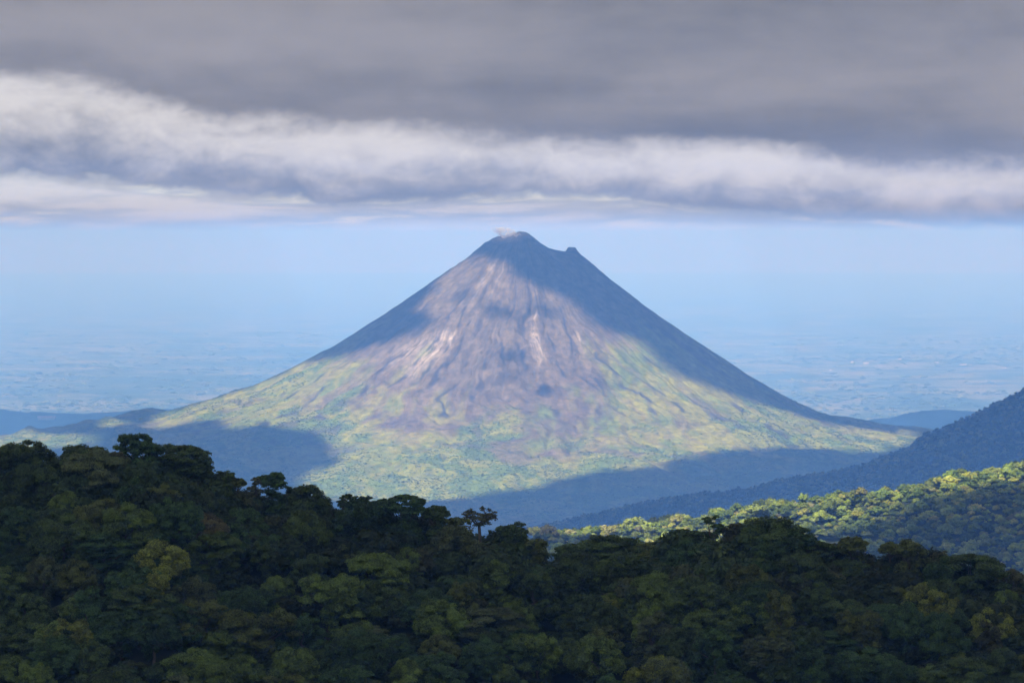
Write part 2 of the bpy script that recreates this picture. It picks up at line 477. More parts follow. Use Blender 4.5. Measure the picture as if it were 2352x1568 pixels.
# ------------------------------------------------------------------ wooded ridges between
def ridge_mesh(name, fn, x0, x1, nx, y0, y1, ny, mat, woodcol=None, **props):
    xs, ys = np.linspace(x0, x1, nx), np.linspace(y0, y1, ny)
    X, Y = np.meshgrid(xs, ys)
    Z = np.maximum(fn(X, Y), PLAIN_Z - 40)
    me = mesh_np(name, np.stack([X, Y, Z], -1).reshape(-1, 3), grid_faces(nx, ny))
    smooth_shade(me)
    return link(name, me, mat, kind='structure', **props)
ridge_mesh('mountain_ridge', ridge_h, -4500, 3200, 180, 5200, 10800, 140, M_FLOOR)
ridge_mesh('hillside', hill_h, -1300, 1500, 140, 700, 5600, 180, M_FLOOR)
ridge_mesh('near_ridge', near_h, -420, 420, 150, -300, 2300, 300, M_FLOOR)

# ------------------------------------------------------------------ broken cloud deck overhead: it throws the cloud shadows
LIT_GAPS = {
    'cone':[(-907,13848),(-879,13745),(-851,13711),(-831,13690),(-810,13679),(-790,13668),(-770,13657),(-766,13612),(-763,13568),(-760,13523),(-737,13496),(-714,13490),(-699,13452),(-670,13427),(-653,13412),(-635,13407),(-618,13391),(-600,13386),(-589,13365),(-577,13345),(-565,13314),(-554,13283),(-542,13264),(-530,13244),(-519,13224),(-507,13194),(-495,13174),(-474,13162),(-452,13170),(-430,13177),(-409,13185),(-386,13212),(-382,13189),(-379,13128),(-375,13096),(-371,13064),(-363,13043),(-355,13013),(-348,12983),(-340,12953),(-332,12924),(-313,12931),(-294,12948),(-275,12946),(-256,12944),(-235,12980),(-216,12988),(-184,12998),(-151,12999),(-120,12990),(-86,12990),(-67,13005),(-50,13010),(-32,12995),(-15,13000),(3,13005),(21,13000),(39,12995),(59,13030),(77,13026),(97,13042),(115,13038),(133,13034),(152,13031),(170,13027),(189,13033),(209,13050),(230,13058),(253,13114),(271,13092),(289,13071),(310,13088),(332,13115),(352,13123),(373,13140),(398,13206),(418,13213),(450,13366),(481,13450),(503,13439),(525,13417),(548,13415),(472,12791),(447,12767),(423,12753),(397,12720),(366,12629),(341,12606),(306,12438),(278,12376),(262,12406),(245,12427),(228,12448),(209,12449),(191,12460),(173,12462),(155,12473),(135,12465),(116,12457),(96,12437),(77,12447),(56,12399),(35,12360),(16,12360),(-4,12351),(-24,12331),(-47,12255),(-66,12245),(-84,12255),(-104,12264),(-124,12273),(-145,12262),(-169,12175),(-189,12165),(-211,12126),(-232,12106),(-253,12086),(-273,12067),(-294,12047),(-314,12046),(-337,12034),(-359,12021),(-382,11999),(-405,11987),(-429,11878),(-452,11866),(-473,11842),(-494,11819),(-515,11805),(-537,11782),(-559,11662),(-577,11662),(-596,11670),(-614,11660),(-633,11659),(-652,11658),(-670,11667),(-689,11666),(-707,11656),(-726,11655),(-745,11654),(-767,11660),(-789,11647),(-811,11557),(-832,11506),(-854,11503),(-876,11480),(-895,11467),(-914,11436),(-933,11423),(-952,11420),(-971,11407),(-990,11404),(-1010,11402),(-1029,11362),(-1048,11342),(-1067,11321),(-1086,11300),(-1105,11289),(-1124,11268),(-1142,11247),(-1162,11235),(-1181,11224),(-1200,11203),(-1218,11181),(-1236,11151),(-1251,11035),(-1270,11033),(-1289,11031),(-1312,11107),(-1329,11078),(-1349,11097),(-1370,11125),(-1389,11134),(-1409,11144),(-1428,11143),(-1448,11153),(-1470,11200),(-1487,11181),(-1506,11191),(-1524,11201),(-1544,11230),(-1561,11222),(-1597,11223),(-1633,11224),(-1669,11235),(-1688,11245),(-1708,11265),(-1744,11276),(-1765,11305),(-1783,11305),(-1784,11387),(-1783,11440),(-1788,11570),(-1769,11662),(-1752,11773),(-1731,11777),(-1711,11790),(-1690,11784),(-1667,11759),(-1645,11744),(-1625,11747),(-1642,11881),(-1659,11995),(-1669,12023),(-1675,12103),(-1683,12202),(-1689,12273),(-1694,12335),(-1712,12336),(-1731,12347),(-1751,12378),(-1768,12370),(-1787,12381),(-1808,12393),(-1829,12414),(-1851,12445),(-1878,12525),(-1902,12575),(-1923,12597),(-1947,12594),(-1971,12592),(-1992,12570),(-2015,12558),(-2044,12651),(-2070,12715),(-2099,12808),(-2122,12817),(-2147,12846),(-2171,12865),(-2194,12874),(-2217,12883),(-2241,12892),(-2264,12889),(-2288,12886),(-2312,12882),(-2335,12869),(-2357,12846),(-2374,12785),(-2398,12923),(-2396,13103),(-2376,13138),(-2369,13279),(-2348,13304),(-2327,13329),(-2305,13354),(-2284,13368),(-2261,13373),(-2237,13367),(-2213,13362),(-2190,13366),(-2166,13361),(-2143,13365),(-2120,13370),(-2099,13393),(-2076,13398),(-2053,13413),(-2030,13428),(-2007,13443),(-1985,13458),(-1961,13441),(-1937,13469),(-1913,13465),(-1888,13460),(-1864,13466),(-1841,13471),(-1816,13478),(-1792,13484),(-1767,13480),(-1743,13487),(-1719,13493),(-1692,13406),(-1664,13289),(-1642,13280),(-1621,13271),(-1600,13262),(-1576,13257),(-1552,13252),(-1528,13247),(-1504,13251),(-1480,13246),(-1454,13211),(-1431,13216),(-1407,13221),(-1383,13226),(-1357,13192),(-1333,13198),(-1310,13213),(-1285,13218),(-1262,13234),(-1237,13229),(-1214,13244),(-1188,13263),(-1162,13281),(-1137,13300),(-1110,13299),(-1128,13333),(-1146,13357),(-1163,13381),(-1182,13435),(-1201,13489),(-1176,13498),(-1151,13506),(-1126,13515),(-1109,13581),(-1092,13646),(-1075,13742),(-1053,13751),(-1030,13760),(-1008,13778),(-985,13787),(-960,13817),(-933,13828)],
    'foot':[(-3213,13794),(-3192,13805),(-3053,13089),(-3115,13614),(-3093,13615),(-3066,13588),(-3042,13579),(-3021,13603),(-2990,13569),(-2962,13530),(-2941,13539),(-2918,13539),(-2897,13548),(-2843,13335),(-2822,13344),(-2798,13314),(-2772,13265),(-2705,12936),(-2685,12925),(-2662,12895),(-2614,12688),(-2589,12635),(-2568,12611),(-2588,12578),(-2610,12554),(-2632,12540),(-2654,12528),(-2675,12517),(-2696,12505),(-2717,12494),(-2738,12482),(-2759,12470),(-2782,12489),(-2808,12527),(-2830,12536),(-2850,12536),(-2871,12545),(-2899,12593),(-2919,12592),(-2942,12611),(-2966,12630),(-2989,12649),(-3009,12648),(-3038,12696),(-3063,12724),(-3086,12932),(-3095,13053)],
    'steam':[(-787,13906),(-760,13913),(-735,13947),(-710,13920),(-685,13904),(-660,13927),(-683,13825),(-704,13825),(-725,13835),(-746,13845),(-767,13855),(-770,13912)],
    'foot2':[(-2610,13308),(-2578,13302),(-2548,13315),(-2525,13291),(-2496,13219),(-2489,12933),(-2517,12927),(-2516,12699),(-2582,13144)],
    'hill':[(-728,1994),(-718,2016),(-709,2084),(-692,2094),(-672,2100),(-652,2094),(-631,2101),(-611,2103),(-568,2101),(-552,2110),(-533,2104),(-513,2106),(-493,2107),(-474,2109),(-453,2114),(-435,2107),(-439,2085),(-454,2068),(-471,2021),(-488,2015),(-500,1998),(-511,1981),(-530,1983),(-550,1978),(-569,1977),(-612,1975),(-631,1978),(-649,1989),(-668,1988),(-686,1992),(-705,1995),(-723,1998)],
    'hill2':[(-809,2081),(-789,2083),(-770,2085),(-726,2090),(-707,2095),(-688,2092),(-697,2075),(-713,2029),(-729,2015),(-772,2010),(-790,2012)],
    'hill3':[(-445,2122),(-422,2118),(-399,2124),(-353,2127),(-332,2124),(-311,2123),(-307,2061),(-327,2062),(-349,2060),(-394,2058),(-416,2056),(-437,2056)],
}
CLOUD_SCRAPS = {
    'b1':[(-947,13355),(-916,13338),(-885,13351),(-868,13327),(-851,13312),(-834,13298),(-817,13283),(-804,13200),(-829,13199),(-854,13208),(-880,13197),(-899,13221),(-918,13236),(-937,13261),(-942,13303)],
    'b2':[(-765,13306),(-740,13325),(-715,13316),(-690,13325),(-673,13309),(-655,13302),(-637,13285),(-666,13216),(-684,13220),(-703,13224),(-721,13237),(-739,13241),(-752,13283)],
    'b3':[(-945,12933),(-923,12935),(-901,12948),(-878,12950),(-855,12937),(-831,12933),(-854,12905),(-876,12888),(-899,12866),(-922,12883),(-945,12861)],
    'b4':[(-971,12790),(-950,12800),(-928,12791),(-906,12792),(-884,12802),(-891,12729),(-912,12707),(-934,12705),(-955,12712),(-977,12710),(-974,12745)],
    'b5':[(-597,12920),(-575,12917),(-553,12913),(-546,12893),(-538,12864),(-562,12851),(-586,12828),(-590,12858),(-594,12889)],
    'b6':[(-871,12670),(-849,12670),(-826,12660),(-804,12670),(-782,12670),(-759,12680),(-787,12601),(-807,12591),(-827,12591),(-847,12591),(-867,12591)],
    'b7':[(-592,12799),(-556,12807),(-557,12752),(-558,12698),(-593,12663),(-593,12715),(-593,12747)],
    'b8':[(-1037,13516),(-1016,13507),(-994,13489),(-972,13490),(-950,13471),(-949,13429),(-948,13386),(-970,13385),(-992,13393),(-1014,13412),(-1036,13430),(-1036,13463)],
}

DECK_Z = 1600.0
def inside(poly, X, Y):
    P = np.array(poly, float)
    c = np.zeros(X.shape, bool)
    j = len(P) - 1
    for i in range(len(P)):
        xi, yi, xj, yj = P[i, 0], P[i, 1], P[j, 0], P[j, 1]
        if yi != yj:
            c ^= ((yi > Y) != (yj > Y)) & (X < (xj - xi) * (Y - yi) / (yj - yi) + xi)
        j = i
    return c
def blur(a, k, n=2):
    for _ in range(n):
        for ax in (0, 1):
            p = np.pad(a, [(k, k) if i == ax else (0, 0) for i in (0, 1)], mode='edge')
            cs = np.cumsum(p, ax)
            cs = np.concatenate([np.zeros_like(np.take(cs, [0], ax)), cs], ax)
            s = a.shape[ax]
            hi = np.take(cs, np.arange(2 * k + 1, s + 2 * k + 1), ax); lo = np.take(cs, np.arange(0, s), ax)
            a = (hi - lo) / (2 * k + 1)
    return a
def m_cloud(trans):
    m, g, out = material('cloud')
    op = g.new('ShaderNodeAttribute', attribute_name='opacity')
    d = g.new('ShaderNodeBsdfDiffuse'); d.inputs[0].default_value = (.95, .945, .93, 1)
    tr = g.new('ShaderNodeBsdfTranslucent'); tr.inputs[0].default_value = (.95, .945, .93, 1)
    mt = g.new('ShaderNodeMixShader'); mt.inputs[0].default_value = trans
    g.t.links.new(d.outputs[0], mt.inputs[1]); g.t.links.new(tr.outputs[0], mt.inputs[2])
    tp = g.new('ShaderNodeBsdfTransparent')
    mo = g.new('ShaderNodeMixShader')
    g.t.links.new(op.outputs['Fac'], mo.inputs[0]); g.t.links.new(tp.outputs[0], mo.inputs[1]); g.t.links.new(mt.outputs[0], mo.inputs[2])
    g.t.links.new(mo.outputs[0], out.inputs[0])
    return m
def cloud_bank(x0, x1, nx, y0, y1, ny, fringe, label, dens=1.0, mat=None, soften=10):
    xs, ys = np.linspace(x0, x1, nx), np.linspace(y0, y1, ny)
    X, Y = np.meshgrid(xs, ys)
    wk = 1 if y0 > 4500 else .35
    wx = (fbm(X / 130, Y / 130, 4, 201) - .5) * 50 * wk; wy = (fbm(X / 130, Y / 130, 4, 203) - .5) * 100 * wk
    gap = np.zeros(X.shape)
    for p in LIT_GAPS.values():
        gap[inside(p, X + wx, Y + wy)] = 1
    for p in CLOUD_SCRAPS.values():
        gap[inside(p, X + wx * .6, Y + wy * .6)] *= .12
    soft = blur(gap, max(1, round(soften / (xs[1] - xs[0]))), 2)
    edge = np.minimum.reduce([X - x0, x1 - X, Y - y0, y1 - Y]) / fringe + (fbm(X / (1.4 * fringe), Y / (1.4 * fringe), 4, 205) - .5) * 1.2
    body = (1 - np.clip(soft * (1.15 if dens == 1 else 1.5) - .05, 0, 1)) * sstep(edge, .1, .6)
    # thin veil in the gaps
    body = np.clip(body, 0, 1)
    cell = xs[1] - xs[0]
    thick = 14 + 260 * sstep(blur(body, max(2, int(170 / cell)), 2), .82, 1) * (.4 + 1.2 * fbm(X / 420, Y / 420, 4, 207))
    zb = DECK_Z - 60 * (fbm(X / 380, Y / 380, 4, 209) - .5) * body
    zt = DECK_Z + thick * body + 2
    n = X.size
    F = grid_faces(nx, ny)
    b = body.ravel()
    keep = b[F].max(1) > .01
    F = F[keep]
    v = np.concatenate([np.stack([X, Y, zb], -1).reshape(-1, 3), np.stack([X, Y, zt], -1).reshape(-1, 3)])
    me = mesh_np('cloud_bank', v, np.concatenate([F[:, ::-1], F + n]))
    smooth_shade(me)
    a = 1 - np.sqrt(1 - np.clip(b, 0, 1) * dens * np.clip(.55 + .9 * fbm(X / 160, Y / 160, 4, 213).ravel(), 0, 1) ** (0 if dens == 1 else 1))
    attr_f(me, 'opacity', np.concatenate([a, a]))
    return link('cloud_bank', me, mat, kind='stuff', label=label)
THICK, MID, THIN = m_cloud(.17), m_cloud(.40), m_cloud(.58)
# ground that each bank shades, moved up along the sun's rays
def bank_y(y, z): return y + SUN_TO[1] / SUN_TO[2] * (DECK_Z - z)
def bank_x(x, z): return x + SUN_TO[0] / SUN_TO[2] * (DECK_Z - z)
cloud_bank(bank_x(-3000, -60), bank_x(3000, -60), 90, bank_y(-3500, -60), bank_y(1500, -60), 80, 220, 'grey cloud bank over the dark near ridge', mat=THIN)
cloud_bank(bank_x(-450, -250), bank_x(1000, -250), 130, bank_y(2350, -250), bank_y(3900, -250), 140, 160, 'thin grey cloud bank with gaps over the sunlit hillside', .96, MID)
cloud_bank(bank_x(-1500, -550), bank_x(2600, -550), 160, bank_y(6700, -550), bank_y(9300, -550), 110, 250, 'grey cloud bank over the wooded mountain ridge', mat=THICK)
cloud_bank(bank_x(-4000, -1050), bank_x(-900, -1050), 70, bank_y(21900, -1150), bank_y(23700, -1000), 60, 160, 'grey cloud bank over the wooded hills beyond the volcano foot', mat=THICK)
cloud_bank(bank_x(1700, -1050), bank_x(4200, -1050), 70, bank_y(21800, -1150), bank_y(23500, -1000), 60, 160, 'grey cloud bank over the hill behind the mountain ridge', mat=THICK)
cloud_bank(bank_x(-3600, -500), bank_x(2600, -500), 260, bank_y(10300, -850), bank_y(15900, -100), 230, 250, 'broken grey cloud bank over the volcano', mat=THICK, soften=21)

# ------------------------------------------------------------------ haze: one even box of air
HAZE = 6.1e-5
def haze():
    m, g, out = material('haze_air')
    pv = g.new('ShaderNodeVolumePrincipled')
    pv.inputs['Color'].default_value = (.142, .375, 1.0, 1)
    pv.inputs['Absorption Color'].default_value = (.55, .36, .22, 1)
    pv.inputs['Density'].default_value = HAZE
    pv.inputs['Anisotropy'].default_value = -0.3
    g.t.links.new(pv.outputs[0], out.inputs['Volume'])
    x, y0, y1, z0, z1 = 60000, -9000, 140000, PLAIN_Z - 80, 115
    v = [(-x, y0, z0), (x, y0, z0), (x, y1, z0), (-x, y1, z0), (-x, y0, z1), (x, y0, z1), (x, y1, z1), (-x, y1, z1)]
    f = [(0, 3, 2, 1), (4, 5, 6, 7), (0, 1, 5, 4), (1, 2, 6, 5), (2, 3, 7, 6), (3, 0, 4, 7)]
    return link('haze', mesh_np('haze', v, f), m, kind='stuff')
haze()

# ------------------------------------------------------------------ steam over the crater
def steam():
    rng = np.random.default_rng(5)
    m, g, out = material('steam')
    pv = g.new('ShaderNodeVolumePrincipled')
    pv.inputs['Color'].default_value = (1, 1, 1, 1)
    geo = g.new('ShaderNodeNewGeometry')
    g.put(pv.inputs['Density'], g.smooth(g.noise(geo.outputs['Position'], .055, 4, .6, .4), .42, .76, 0, .15))
    g.t.links.new(pv.outputs[0], out.inputs['Volume'])
    import bmesh
    bm = bmesh.new()
    base = at(1188, 545, 14945)
    for k in range(17):
        f = k / 16
        c = base + np.array((-74 * f + rng.normal(0, 5), rng.normal(0, 6), 4 + 24 * f ** 1.2 + rng.normal(0, 4)))
        rad = 10 + 17 * math.sin(math.pi * (0.12 + .75 * f))
        mt = Matrix.Translation(c) @ Matrix.Diagonal((rad * rng.uniform(.9, 1.4), rad, rad * rng.uniform(.55, .85), 1))
        bmesh.ops.create_icosphere(bm, subdivisions=2, radius=1, matrix=mt)
    me = bpy.data.meshes.new('steam_plume')
    bm.to_mesh(me); bm.free()
    o = link('steam_plume', me, m, label='small white puff of steam drifting off the volcano summit', category='steam')
    rm = o.modifiers.new('join', 'REMESH'); rm.mode = 'VOXEL'; rm.voxel_size = 2.2
    return o
steam()

# ------------------------------------------------------------------ trees
def leaf_material(name, ramp, var, trans=0.25, patch=0.02):
    """leaf colour: the object's own colour (trees) or a random pick per tree (woods), mottled leaf by leaf"""
    m, g, out = material(name)
    oi = g.new('ShaderNodeObjectInfo')
    geo = g.new('ShaderNodeNewGeometry')
    if ramp is None:
        base = oi.outputs['Color']
    else:
        cr = g.new('ShaderNodeValToRGB'); cr.color_ramp.interpolation = 'LINEAR'
        e = cr.color_ramp.elements
        while len(e) < len(ramp): e.new(0.5)
        for k, (p, c) in enumerate(ramp):
            e[k].position = p; e[k].color = (*c, 1)
        g.t.links.new(oi.outputs['Random'], cr.inputs[0])
        base = cr.outputs[0]
    if ramp is not None:
        pn = g.noise(oi.outputs['Location'], patch, 3, .6)
        pv_ = g.new('ShaderNodeVectorMath', operation='SCALE')
        g.put(pv_.inputs[0], base); g.put(pv_.inputs['Scale'], g.smooth(pn, .34, .66, .55, 1.4))
        base = pv_.outputs[0]
    n = g.new('ShaderNodeAttribute', attribute_name='tone')
    v = g.new('ShaderNodeVectorMath', operation='SCALE')
    g.put(v.inputs[0], base); g.put(v.inputs['Scale'], g.smooth(n.outputs['Fac'], 0, 1, 1 - var, 1 + var))
    d = g.new('ShaderNodeBsdfPrincipled'); g.put(d.inputs['Base Color'], v.outputs[0])
    d.inputs['Roughness'].default_value = 0.65; d.inputs['Specular IOR Level'].default_value = 0.12
    t = g.new('ShaderNodeBsdfTranslucent'); g.put(t.inputs[0], v.outputs[0])
    mx = g.new('ShaderNodeMixShader'); mx.inputs[0].default_value = trans
    g.t.links.new(d.outputs[0], mx.inputs[1]); g.t.links.new(t.outputs[0], mx.inputs[2])
    g.t.links.new(mx.outputs[0], out.inputs[0])
    return m
M_LEAF = leaf_material('tree_leaves', None, 0.6)
M_WOOD_NEAR = leaf_material('hillside_leaves', [(0, (.055, .080, .020)), (.3, (.110, .160, .026)), (.6, (.205, .250, .034)), (.82, (.160, .190, .042)), (.92, (.30, .30, .042)), (1, (.20, .18, .08))], .4, patch=.035)
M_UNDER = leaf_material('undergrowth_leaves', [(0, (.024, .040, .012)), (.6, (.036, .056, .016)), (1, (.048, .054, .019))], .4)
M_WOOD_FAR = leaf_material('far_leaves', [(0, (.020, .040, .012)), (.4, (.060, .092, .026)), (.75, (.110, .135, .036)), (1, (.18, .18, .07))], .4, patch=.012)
M_WOOD_CONE = leaf_material('skirt_leaves', [(0, (.055, .108, .026)), (.45, (.100, .165, .036)), (.8, (.160, .215, .042)), (1, (.23, .240, .05))], .25, patch=.012)
def bark_material():
    m, g, out = material('bark')
    geo = g.new('ShaderNodeNewGeometry')
    n = g.noise(geo.outputs['Position'], 2.5, 5, 0.65)
    diffuse_out(g, out, g.mix(n, (.035, .030, .024), (.12, .105, .085)), 0.9, 0.1)
    return m
M_BARK = bark_material()

ICO_V = None
def ico():
    global ICO_V, ICO_F
    if ICO_V is None:
        p = (1 + 5 ** .5) / 2
        v = np.array([(-1, p, 0), (1, p, 0), (-1, -p, 0), (1, -p, 0), (0, -1, p), (0, 1, p), (0, -1, -p), (0, 1, -p), (p, 0, -1), (p, 0, 1), (-p, 0, -1), (-p, 0, 1)], float)
        ICO_V = v / np.linalg.norm(v[0])
        ICO_F = np.array([(0, 11, 5), (0, 5, 1), (0, 1, 7), (0, 7, 10), (0, 10, 11), (1, 5, 9), (5, 11, 4), (11, 10, 2), (10, 7, 6), (7, 1, 8), (3, 9, 4), (3, 4, 2), (3, 2, 6), (3, 6, 8), (3, 8, 9), (4, 9, 5), (2, 4, 11), (6, 2, 10), (8, 6, 7), (9, 8, 1)])
    return ICO_V, ICO_F

def leaves(rng, pads, per, size, fill=.72, up=.7):
    """pads: (n,6) centre + radii. Leaf-sized quads over each pad's shell, with a smaller solid heart."""
    V, T, tone = [], [], []
    off = 0
    pads = np.asarray(pads, float)
    n = len(pads)
    cnt = np.maximum(6, (per * (pads[:, 3] * pads[:, 4] / np.mean(pads[:, 3] * pads[:, 4])))).astype(int)
    idx = np.repeat(np.arange(n), cnt)
    N = len(idx)
    d = rng.normal(size=(N, 3)); d[:, 2] = np.where(d[:, 2] < -.2, -d[:, 2] * rng.uniform(-.5, 1, N), d[:, 2])
    d /= np.linalg.norm(d, axis=1)[:, None]
    rad = pads[idx, 3:6]
    c = pads[idx, :3] + d * rad * rng.uniform(.72, 1.08, N)[:, None]
    nr = d / rad; nr /= np.linalg.norm(nr, axis=1)[:, None]
    nr = nr * .8 + rng.normal(size=(N, 3)) * .45; nr[:, 2] += up
    nr /= np.linalg.norm(nr, axis=1)[:, None]
    a = np.cross(nr, rng.normal(size=(N, 3))); a /= np.linalg.norm(a, axis=1)[:, None]
    b = np.cross(nr, a)
    s = size * rng.uniform(.6, 1.35, N)[:, None]
    a = a * s; b = b * s * rng.uniform(.5, .85, N)[:, None]
    q = np.stack([c - a, c + b * .9 - a * .1, c + a, c - b * .9 - a * .1], 1)
    V = q.reshape(-1, 3)
    i = np.arange(N) * 4
    F = np.concatenate([np.stack([i, i + 1, i + 2], 1), np.stack([i, i + 2, i + 3], 1)])
    padtone = rng.uniform(.2, .8, n)
    tone = np.repeat(np.clip(padtone[idx] + rng.normal(0, .22, N), 0, 1), 4)
    if fill > 0:
        iv, if_ = ico()
        hv = (pads[:, None, :3] + iv[None] * pads[:, None, 3:6] * fill * rng.uniform(.85, 1.1, (n, 12, 1))).reshape(-1, 3)
        hf = (if_[None] + (np.arange(n) * 12)[:, None, None]).reshape(-1, 3) + len(V)
        V = np.concatenate([V, hv]); F = np.concatenate([F, hf])
        tone = np.concatenate([tone, np.repeat(padtone * .7, 12)])
    return V, F, tone
def crown_mesh(name, *a, **k):
    V, F, tone = leaves(*a, **k)
    me = mesh_np(name, V, F)
    attr_f(me, 'tone', tone)
    return me

def tube(p0, p1, r0, r1, seg=6, bend=None, k=4):
    ts = np.linspace(0, 1, k)
    p0, p1 = np.asarray(p0, float), np.asarray(p1, float)
    P = p0 + (p1 - p0) * ts[:, None]
    if bend is not None:
        P = P + np.asarray(bend) * np.sin(ts * math.pi)[:, None]
    rr = r0 + (r1 - r0) * ts
    ax = p1 - p0; ax = ax / np.linalg.norm(ax)
    u = np.cross(ax, (0.3, 0.9, 0.2)); u /= np.linalg.norm(u); w = np.cross(ax, u)
    an = np.linspace(0, 2 * math.pi, seg, endpoint=False)
    ring = np.cos(an)[:, None] * u + np.sin(an)[:, None] * w
    V = (P[:, None] + ring[None] * rr[:, None, None]).reshape(-1, 3)
    q = grid_faces(seg, k, True)
    F = np.concatenate([q[:, [0, 1, 2]], q[:, [0, 2, 3]]])
    return V, F
def join(parts):
    V, F, o = [], [], 0
    for v, f in parts:
        V.append(v); F.append(f + o); o += len(v)
    return np.concatenate(V), np.concatenate(F)
def limbs(rng, pads, h0, r=.35, n=9, lean=(0, 0)):
    """trunk up to the crown's base, limbs out to some of its pads"""
    pads = np.asarray(pads)
    zc = pads[:, 2].mean()
    fork = np.array((lean[0], lean[1], h0))
    parts = [tube((0, 0, -2.0), fork, r * 1.25, r * .8, 7, (rng.normal(0, .25), rng.normal(0, .25), 0), 5)]
    for i in rng.permutation(len(pads))[:n]:
        t = pads[i, :3] - (0, 0, pads[i, 5] * .3)
        parts.append(tube(fork + (0, 0, rng.uniform(-.8, .3)), t, r * .5, r * .1, 5, (0, 0, -.12 * np.linalg.norm(t - fork)), 5))
    return join(parts)

def pads_umbrella(rng, Rr, H):
    """broad flat-topped crown in spreading tiers"""
    P = []
    for tier, (zr, rr, n) in enumerate(((0, 1.0, 30), (-1.6, 1.0, 20), (-3.1, .9, 15), (-4.7, .75, 10))):
        cx, cyy = rng.normal(0, .08 * Rr, 2)
        for k in range(n):
            rho = math.sqrt(rng.uniform(.0 if tier == 0 else .35, 1)) * Rr * rr
            a = rng.uniform(0, 2 * math.pi)
            z = H + zr - .30 * Rr * (rho / Rr) ** 2 + rng.normal(0, .28)
            w = rng.uniform(1.1, 2.1)
            P.append((cx + rho * math.cos(a), cyy + rho * math.sin(a), z, w, w * rng.uniform(.7, 1.1), rng.uniform(.55, .9)))
    return P
def pads_dome(rng, Rr, H, flat=.72):
    P = []
    for k in range(80):
        d = rng.normal(size=3); d[2] = abs(d[2]) - .38; d /= np.linalg.norm(d)
        s = rng.uniform(.78, 1.02)
        w = rng.uniform(.85, 1.6)
        P.append((d[0] * Rr * s, d[1] * Rr * s, H - flat * Rr + d[2] * Rr * flat * s, w, w, w * rng.uniform(.55, .8)))
    return P
def pads_clumpy(rng, Rr, H):
    P = []
    for b in range(11):
        a = b * 2.4 + rng.uniform(-.5, .5)
        rho = Rr * rng.uniform(.2, .75) if b else 0
        lr = Rr * rng.uniform(.32, .5)
        cz = H - lr * .75 - rng.uniform(0, .8) * Rr * (rho / Rr + .25)
        for k in range(11):
            d = rng.normal(size=3); d[2] = abs(d[2]) - .2; d /= np.linalg.norm(d)
            w = rng.uniform(.7, 1.35)
            P.append((rho * math.cos(a) + d[0] * lr, rho * math.sin(a) + d[1] * lr, cz + d[2] * lr * .8, w, w, w * rng.uniform(.55, .85)))
    return P
def pads_column(rng, Rr, H):
    """narrow vine-hung tower"""
    P = []
    for k in range(60):
        t = rng.uniform(0, 1)
        rr = Rr * (.35 + .65 * math.sqrt(1 - (1 - t) ** 2 * .8)) * rng.uniform(.55, .8)
        a = rng.uniform(0, 2 * math.pi)
        w = rng.uniform(.7, 1.3)
        P.append((rr * math.cos(a), rr * math.sin(a), H - 8.5 * t + rng.normal(0, .3), w, w, w * .85))
    return P
SHAPES = {'umbrella': (pads_umbrella, 'flat-topped'), 'dome': (pads_dome, 'dome-shaped'), 'clumpy': (pads_clumpy, 'lumpy'), 'column': (pads_column, 'narrow vine-hung')}
PROTO = {}
def proto(kind, k):
    """crown and trunk meshes shared by alike trees"""
    if (kind, k) not in PROTO:
        rng = np.random.default_rng(hash((len(kind), ord(kind[0]), k)) % 100000 + 17)
        Rr = {'umbrella': 6.6, 'dome': 5.2, 'clumpy': 5.6, 'column': 3.2}[kind]
        pads = SHAPES[kind][0](rng, Rr, NEAR_H)
        for q in range(16):       # leafy boughs and creepers round the bole
            a_, z_ = rng.uniform(0, 6.28), rng.uniform(.12, .55)
            w_ = rng.uniform(.8, 1.3)
            pads.append((Rr * .55 * z_ * 1.5 * math.cos(a_), Rr * .55 * z_ * 1.5 * math.sin(a_), z_ * NEAR_H, w_, w_, w_ * .8))
        per = {'umbrella': 370, 'dome': 310, 'clumpy': 220, 'column': 230}[kind]
        cr = crown_mesh('crown', rng, pads, per, .175)
        cr.materials.append(M_LEAF)
        V, F = limbs(rng, pads, NEAR_H * .55)
        tr = mesh_np('trunk', V, F); smooth_shade(tr); tr.materials.append(M_BARK)
        PROTO[kind, k] = (cr, tr)
    return PROTO[kind, k]

COLOURS = {
    'dark green': (.052, .080, .020), 'deep green': (.042, .078, .022), 'mid green': (.086, .128, .024), 'yellow-green': (.140, .165, .026),
    'olive': (.088, .108, .024), 'grey-green': (.078, .098, .036), 'brownish': (.080, .084, .033), 'russet': (.104, .092, .034),
}
def plant_tree(name, crown, trunk, x, y, z, s, rz, colour, label, group, tilt=(0, 0), sz=None):
    e = bpy.data.objects.new(name, None)
    e.empty_display_size = .5
    C.objects.link(e)
    e.location = (x, y, z); e.scale = (s, s, sz or s); e.rotation_euler = (tilt[0], tilt[1], rz)
    e['label'] = label; e['category'] = 'tree'; e['group'] = group
    for nm, me in (('trunk', trunk), ('crown', crown)):
        o = bpy.data.objects.new(nm, me); C.objects.link(o); o.parent = e
        o.color = (*colour, 1)
    return e


